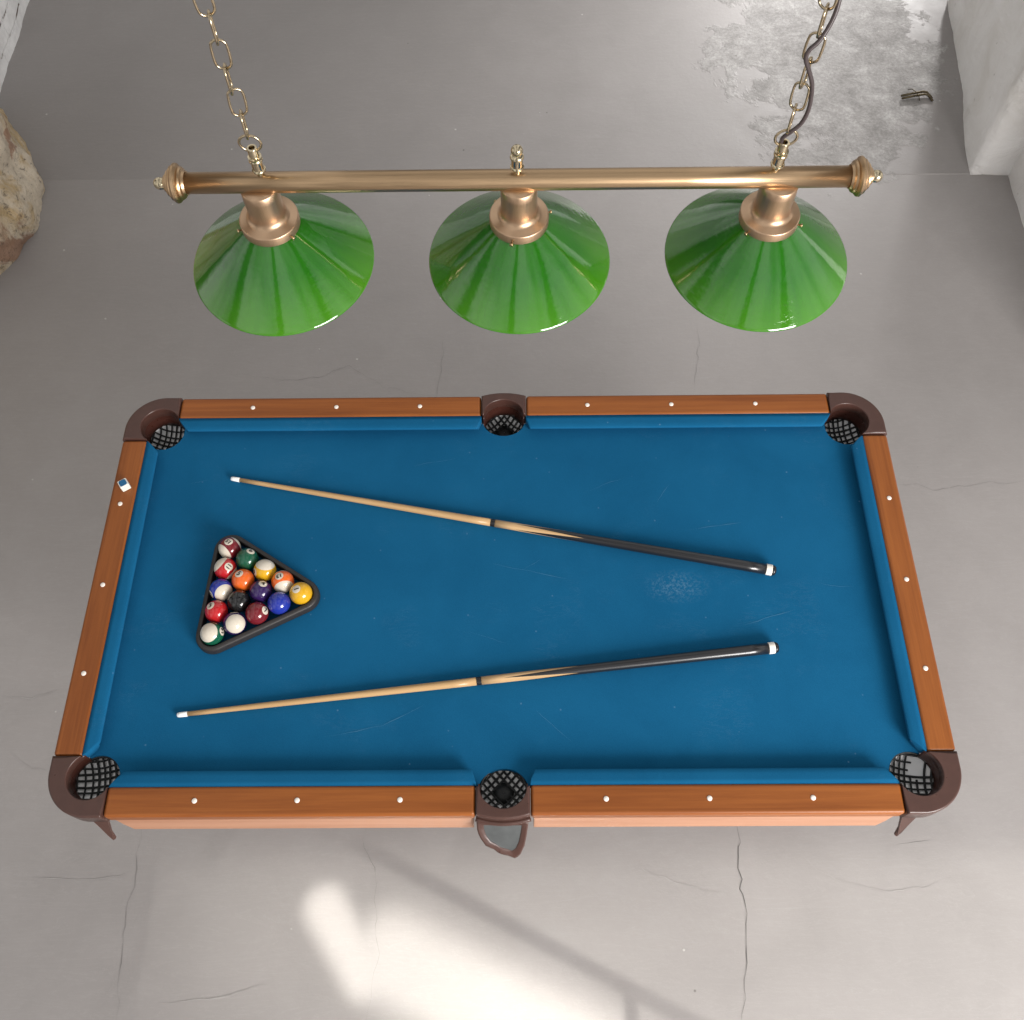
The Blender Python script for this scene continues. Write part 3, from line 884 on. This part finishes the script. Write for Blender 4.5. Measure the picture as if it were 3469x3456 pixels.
ball(9, 'yellow', True, 2, 0, (-128, 22), (-12, -110), 'yellow striped ball with white cap along the upper side of the rack')
ball(4, 'purple', False, 2, 1, (24, -100), (.3, .8, .3), 'plain purple ball with white number disc beside the black ball')
ball(7, 'maroon', False, 2, 2, (100, -34), (.7, .5, .3), 'plain maroon ball along the lower side of the rack')
ball(13, 'orange', True, 3, 0, (-46, -74), (16, 92), 'orange striped ball with number 13 and a white underside')
ball(2, 'blue', False, 3, 1, (0, 0, 1), (0, 1, 0), 'plain blue ball along the lower side of the rack')
ball(1, 'yellow', False, 4, 0, (-58, -52), (1.0, .25, 0), 'plain yellow ball numbered 1 at the right tip of the rack')

# ------------------------------------------------------------------ lamp over the table
TAU = math.radians(4.0)
LP = thing('billiard_lamp', 'brass bar lamp with three green glass shades hanging above the table', 'pendant lamp', (.0482, .3081, .9+ZT))
LP.rotation_euler = (TAU, 0, 0)
HR = .2195                                         # rod axis above the shade rims
X0, X1 = -.602, .5955
rotY = Matrix.Rotation(PI/2, 4, 'Y')
bm = bmesh.new(); lathe(bm, [(.0190, X0), (.0190, X0*.5), (.0190, 0), (.0190, X1*.5), (.0190, X1)], 40, Matrix.Translation((0, 0, HR)) @ rotY, capb=True, capt=True)
obj('rod', bm, M['rod'], LP, True)
for s, xe in ((-1, X0), (1, X1)):
    bm = bmesh.new()
    prof = [(.021, -.004), (.023, .0), (.027, .002), (.029, .005), (.0275, .0075), (.031, .009), (.0345, .012), (.0352, .0155), (.033, .018), (.030, .0195), (.0305, .022), (.027, .0245), (.0235, .026), (.0235, .0285), (.0195, .031), (.0155, .0325), (.0155, .0345), (.012, .037), (.010, .038)]
    mt = Matrix.Translation((xe, 0, HR)) @ (rotY if s > 0 else Matrix.Rotation(-PI/2, 4, 'Y'))
    lathe(bm, prof, 44, mt, capb=True, capt=True)
    e = obj('end_cap', bm, M['rod'], LP, True); crisp(e, 28)
    bm = bmesh.new(); lathe(bm, [(.0085, .036), (.0105, .039), (.0112, .044)]+[(.0112*math.cos(t*PI/2/6), .045+.0112*math.sin(t*PI/2/6)) for t in range(6)]+[(.0006, .0562)], 28, mt, capt=True)
    obj('knob', bm, M['brass'], e, True)
SX = (-.4722, 0, .4722)
for i, x in enumerate(SX):
    T0 = Matrix.Translation((x, 0, 0))
    bm = bmesh.new()
    lathe(bm, [(.001, .2110), (.020, .2105), (.031, .2085), (.0335, .2060), (.0338, .190), (.0338, .150), (.0342, .143), (.0365, .1375), (.0395, .1345), (.0425, .1325), (.0535, .1300), (.0552, .1292), (.0560, .1275), (.0560, .1080), (.0545, .1072), (.050, .1075)], 56, T0)
    g = obj('gallery', bm, M['neck'], LP, True)
    md = g.modifiers.new('n', 'EDGE_SPLIT'); md.split_angle = math.radians(50)
    for k in range(3):
        a_ = math.radians((-40, -104, -140)[i]+120*k)
        mt = Matrix.Translation((x+.055*math.cos(a_), .055*math.sin(a_), .116)) @ Matrix.Rotation(a_, 4, 'Z') @ rotY
        bm = bmesh.new(); lathe(bm, [(.0016, -.004), (.0016, .006), (.0034, .0062), (.0036, .0088), (.0020, .0096)], 14, mt, capb=True, capt=True)
        obj('thumb_screw', bm, M['screw'], g, True)
    # glass: outer green skin with a turned rim, opal lining inside
    prof = [(.1795, -.001), (.1812, .0008), (.1806, .0030), (.1780, .0055)]
    for k in range(1, 21):
        t = k/20; r = lerp(.178, .052, t); h = .0055+.1085*(t**1.02)+.0035*math.sin(PI*t)
        prof.append((r, h))
    bm = bmesh.new(); lathe(bm, prof, 96)
    sh = obj('glass_shade', bm, M['shade'], LP, True); sh.location = (x, 0, 0); sh.rotation_euler = (0, 0, 1.9*i)
    bm = bmesh.new(); lathe(bm, [(.1795, -.0012), (.1770, -.0012)]+[(r-.0022, h-.0028) for r, h in prof[3:]], 72)
    ln = obj('opal_lining', bm, M['lining'], sh, True)
# finials on top of the rod
FX = (-.4600, -.0032, .4560)
for i, x in enumerate(FX):
    z = HR+.0185
    T0 = Matrix.Translation((x, 0, z))
    body = [(.0062, -.004), (.0062, .009), (.0090, .0105), (.0122, .0125), (.0126, .0145), (.0118, .0165), (.0104, .0172), (.0104, .034), (.0116, .0348), (.0126, .0365), (.0122, .039), (.0112, .0405)]
    if i == 1:
        bm = bmesh.new(); lathe(bm, body+[(.0085, .0415), (.0070, .043)], 32, T0, capt=True)
        f = obj('finial', bm, M['brass'], LP, True); crisp(f, 28)
        bm = bmesh.new(); bmesh.ops.create_uvsphere(bm, u_segments=28, v_segments=18, radius=.0108, matrix=Matrix.Translation((x, 0, z+.0515)))
        obj('ball_knob', bm, M['brass'], f, True)
    else:
        bm = bmesh.new(); lathe(bm, body+[(.0116, .0435), (.0122, .045), (.0090, .046), (.0090, .0635), (.0085, .0645), (.0055, .0645), (.0052, .052), (.001, .052)], 32, T0)
        f = obj('hanging_post', bm, M['brass'], LP, True); crisp(f, 28)
        bm = bmesh.new(); tube(bm, [(x+.0185*math.cos(t), .0, z+.0745+.0175*math.sin(t)) for t in [2*PI*k/32 for k in range(32)]], .0024, 10, True)
        obj('ring', bm, M['chain'], f, True)

# chains: one thing each, every link a part
def ring_world(x):
    return LP.matrix_basis @ Vector((x, 0, HR+.0185+.0745))
LP_m = Matrix.Translation(LP.location) @ Euler((TAU, 0, 0)).to_matrix().to_4x4()
PITCH, LL, LW, WR = .0446, .0255, .0130, .0022      # link pitch, half length, half width of the wire centre line, wire radius
bm = bmesh.new()
pts = []
for k in range(28):
    t = 2*PI*k/28; c, s = math.cos(t), math.sin(t)
    pts.append((LW*c, 0, (LL-LW)*(1 if s > 0 else -1)*min(1, abs(s)*3)+LW*s))
tube(bm, pts, WR, 8, True)
link0 = obj('link', bm, M['chain'], None, True)
NL = 22
for ci, (x, lab, twist0, lean) in enumerate(((FX[0], 'bare brass chain holding up the lamp bar, with no cable', 100, -.012), (FX[2], 'brass chain entwined with a brown cable, holding the lamp bar', 62, .010))):
    p0 = LP_m @ Vector((x, 0, HR+.0185+.0745+.0175))
    ch = thing('hanging_chain', lab, 'chain', p0, 'chains that carry the lamp')
    for k in range(NL):
        l = link0 if (ci == 0 and k == 0) else link0.copy()
        if l is not link0: C.objects.link(l)
        l.parent = ch
        ang = math.radians((twist0 if k % 2 == 0 else twist0-90)+(6*math.sin(k*1.7+ci*2)))
        l.location = (lean*(k*PITCH/.25)*.25+.0012*math.sin(k*2.1), .001*math.cos(k*1.3), LL-.004+k*PITCH)
        l.rotation_euler = (0, math.radians(3*math.sin(k*2.3+ci)), ang)
# cable twisted round the right chain
cz0 = LP_m @ Vector((FX[2], 0, HR+.0185+.0745))
rel = [(-.006, .003, -.022), (-.0058, .002, -.010), (-.0055, -.001, .002), (.0035, -.005, .0165), (.0160, -.006, .0345), (.0210, -.006, .0610), (.0172, -.008, .0950), (.0098, -.012, .1205), (-.002, -.014, .1450), (-.0110, -.015, .1640), (-.0090, -.014, .1780), (.0025, -.011, .1900), (.0115, -.006, .2060), (.0175, -.001, .2235), (.0200, .004, .2420),
       (.018, .010, .27), (.006, .012, .31), (-.006, .008, .345), (-.008, -.004, .385), (.004, -.012, .42), (.018, -.008, .46), (.020, .004, .51), (.004, .012, .56), (-.006, .004, .61), (.006, -.008, .67), (.018, .0, .73), (.012, .01, .80), (.006, .0, .98)]
def smooth(P, n=5):
    P = [Vector(p) for p in P]; o_ = []
    for i in range(len(P)-1):
        a, b, c, d = P[max(i-1, 0)], P[i], P[i+1], P[min(i+2, len(P)-1)]
        for k in range(n):
            t = k/n
            o_.append(.5*((2*b)+(c-a)*t+(2*a-5*b+4*c-d)*t*t+(3*b-a-3*c+d)*t**3))
    return o_+[P[-1]]
bm = bmesh.new(); tube(bm, smooth(rel, 6), .0036, 12)
cb = obj('power_cable', bm, M['cable'], None, True); cb.location = cz0
tag(cb, 'brown power cable twisting through the chain on the right side', 'cable')

# ------------------------------------------------------------------ light
w = bpy.data.worlds.new('World'); SC.world = w; w.use_nodes = True
nt = w.node_tree; bg = nt.nodes['Background']
tc = nt.nodes.new('ShaderNodeTexCoord'); no = nt.nodes.new('ShaderNodeTexNoise'); no.inputs['Scale'].default_value = 2.2; no.inputs['Detail'].default_value = 3
nt.links.new(tc.outputs['Generated'], no.inputs['Vector'])
rp = nt.nodes.new('ShaderNodeValToRGB'); rp.color_ramp.elements[0].position = .40; rp.color_ramp.elements[1].position = .60
rp.color_ramp.elements[0].color = (.22, .217, .212, 1); rp.color_ramp.elements[1].color = (.60, .59, .58, 1)
wv = nt.nodes.new('ShaderNodeTexWave'); wv.wave_type = 'BANDS'; wv.bands_direction = 'X'; wv.inputs['Scale'].default_value = .42; wv.inputs['Distortion'].default_value = 3.2  # dark bands added to the surroundings for streaked reflections on the shades
wv.inputs['Detail'].default_value = 3; wv.inputs['Detail Scale'].default_value = 1.6; wv.inputs['Phase Offset'].default_value = 1.1
nt.links.new(tc.outputs['Generated'], wv.inputs['Vector'])
rb_ = nt.nodes.new('ShaderNodeValToRGB'); rb_.color_ramp.elements[0].position = .03; rb_.color_ramp.elements[1].position = .11
rb_.color_ramp.elements[0].color = (.12, .115, .11, 1); rb_.color_ramp.elements[1].color = (1, 1, 1, 1)
nt.links.new(wv.outputs['Fac'], rb_.inputs[0])
mm = nt.nodes.new('ShaderNodeMix'); mm.data_type = 'RGBA'; mm.blend_type = 'MULTIPLY'; mm.inputs[0].default_value = 1
nt.links.new(no.outputs['Fac'], rp.inputs[0]); nt.links.new(rp.outputs[0], mm.inputs[6]); nt.links.new(rb_.outputs[0], mm.inputs[7]); nt.links.new(mm.outputs[2], bg.inputs[0]); bg.inputs[1].default_value = 1.10

def area(name, loc, target, sx, sy, power, col, spread=180):
    l = bpy.data.lights.new(name, 'AREA'); l.shape = 'RECTANGLE'; l.size = sx; l.size_y = sy; l.energy = power; l.color = col
    l.spread = math.radians(spread)
    o = bpy.data.objects.new(name, l); C.objects.link(o); o.location = loc
    o.rotation_euler = (Vector(target)-Vector(loc)).to_track_quat('-Z', 'Y').to_euler()
    return o
area('window_light', (3.1, -4.0, 2.6), (.3, .2, .6), 2.4, 2.2, 300, (1.0, .97, .95))
area('passage_light', (3.25, 6.7, 1.7), (1.3, 3.75, 0), .25, .25, 12, (1.0, .98, .97), 40)

# sunlight falling through the glazing behind the viewer: a collimated lamp whose window pattern lies in its own plane
TILT = math.radians(25); HL = 1.5; SHY = -HL*math.tan(TILT)
sun = area('window_sunlight', (.3, -1.27+SHY, HL), (.3, -1.25, 0), 2.8, 1.62, 1, (1.0, .975, .90), 1)
sun.rotation_euler = (TILT, 0, 0)
l = sun.data; l.use_nodes = True; lt = l.node_tree; em = lt.nodes['Emission']
class LN(N):
    def __init__(s, t): s.t = t
a = LN(lt)
geo = a.n('ShaderNodeNewGeometry'); sp = a.sep(geo.outputs['Position'])
gx, gy = sp[0], a.math('ADD', sp[1], a.math('MULTIPLY', sp[2], math.tan(TILT)))
def seg_dist(p, q):
    (ax, ay), (bx, by) = p, q
    ux, uy = bx-ax, by-ay; L2 = ux*ux+uy*uy
    rx, ry = a.math('SUBTRACT', gx, ax), a.math('SUBTRACT', gy, ay)
    h = a.math('DIVIDE', a.math('ADD', a.math('MULTIPLY', rx, ux), a.math('MULTIPLY', ry, uy)), L2, clamp=True)
    ex = a.math('SUBTRACT', rx, a.math('MULTIPLY', h, ux)); ey = a.math('SUBTRACT', ry, a.math('MULTIPLY', h, uy))
    return a.math('SQRT', a.math('ADD', a.math('MULTIPLY', ex, ex), a.math('MULTIPLY', ey, ey)))
def soft(d, inner, outer): 
    m = a.n('ShaderNodeMapRange', interpolation_type='SMOOTHSTEP'); m.inputs[1].default_value = inner; m.inputs[2].default_value = outer
    m.inputs[3].default_value = 1; m.inputs[4].default_value = 0; a.l(d, m.inputs[0]); return m.outputs[0]
d1_ = seg_dist(fl(615, 1715), fl(690, 1845)); d2_ = seg_dist(fl(740, 1805), fl(1120, 2010))
d3_ = seg_dist(fl(560, 1720), fl(1000, 1960))
core = a.math('MAXIMUM', soft(d1_, .025, .105), soft(d2_, .05, .20))
halo = soft(d3_, .05, .62)
side = soft(a.math('MULTIPLY', gx, -1), -.9, .75)
front = soft(gy, -.66, -.48)
bar = a.math('MAXIMUM', soft(seg_dist(fl(560, 1530), fl(1420, 1990)), .010, .038), soft(seg_dist(fl(1188, 1880), fl(1200, 2000)), .012, .030))
lev = a.math('ADD', a.math('MULTIPLY', side, .20), a.math('ADD', a.math('MULTIPLY', halo, .22), a.math('MULTIPLY', core, .80)))
lev = a.math('MULTIPLY', a.math('MULTIPLY', lev, a.math('SUBTRACT', 1, a.math('MULTIPLY', bar, .95))), front)
a.l(a.math('MULTIPLY', lev, 1.0), em.inputs['Strength'])
SUNP = 20
l.energy = SUNP

# ------------------------------------------------------------------ camera
cam = bpy.data.cameras.new('Camera'); co = bpy.data.objects.new('Camera', cam); C.objects.link(co)
co.location = CAM_LOC; co.rotation_euler = CAM_ROT
cam.sensor_width = 36; cam.lens = 36*1818/1932; cam.clip_start = .05; cam.clip_end = 60
SC.camera = co
SC.render.resolution_x = 1024; SC.render.resolution_y = 1020
SC.view_settings.view_transform = 'Standard'
try: SC.view_settings.look = 'None'
except Exception: pass
SC.view_settings.exposure = 0.6; SC.view_settings.gamma = 1; SC.view_settings.use_curve_mapping = False
SC.cycles.use_denoising = True
SC.cycles.max_bounces = 8
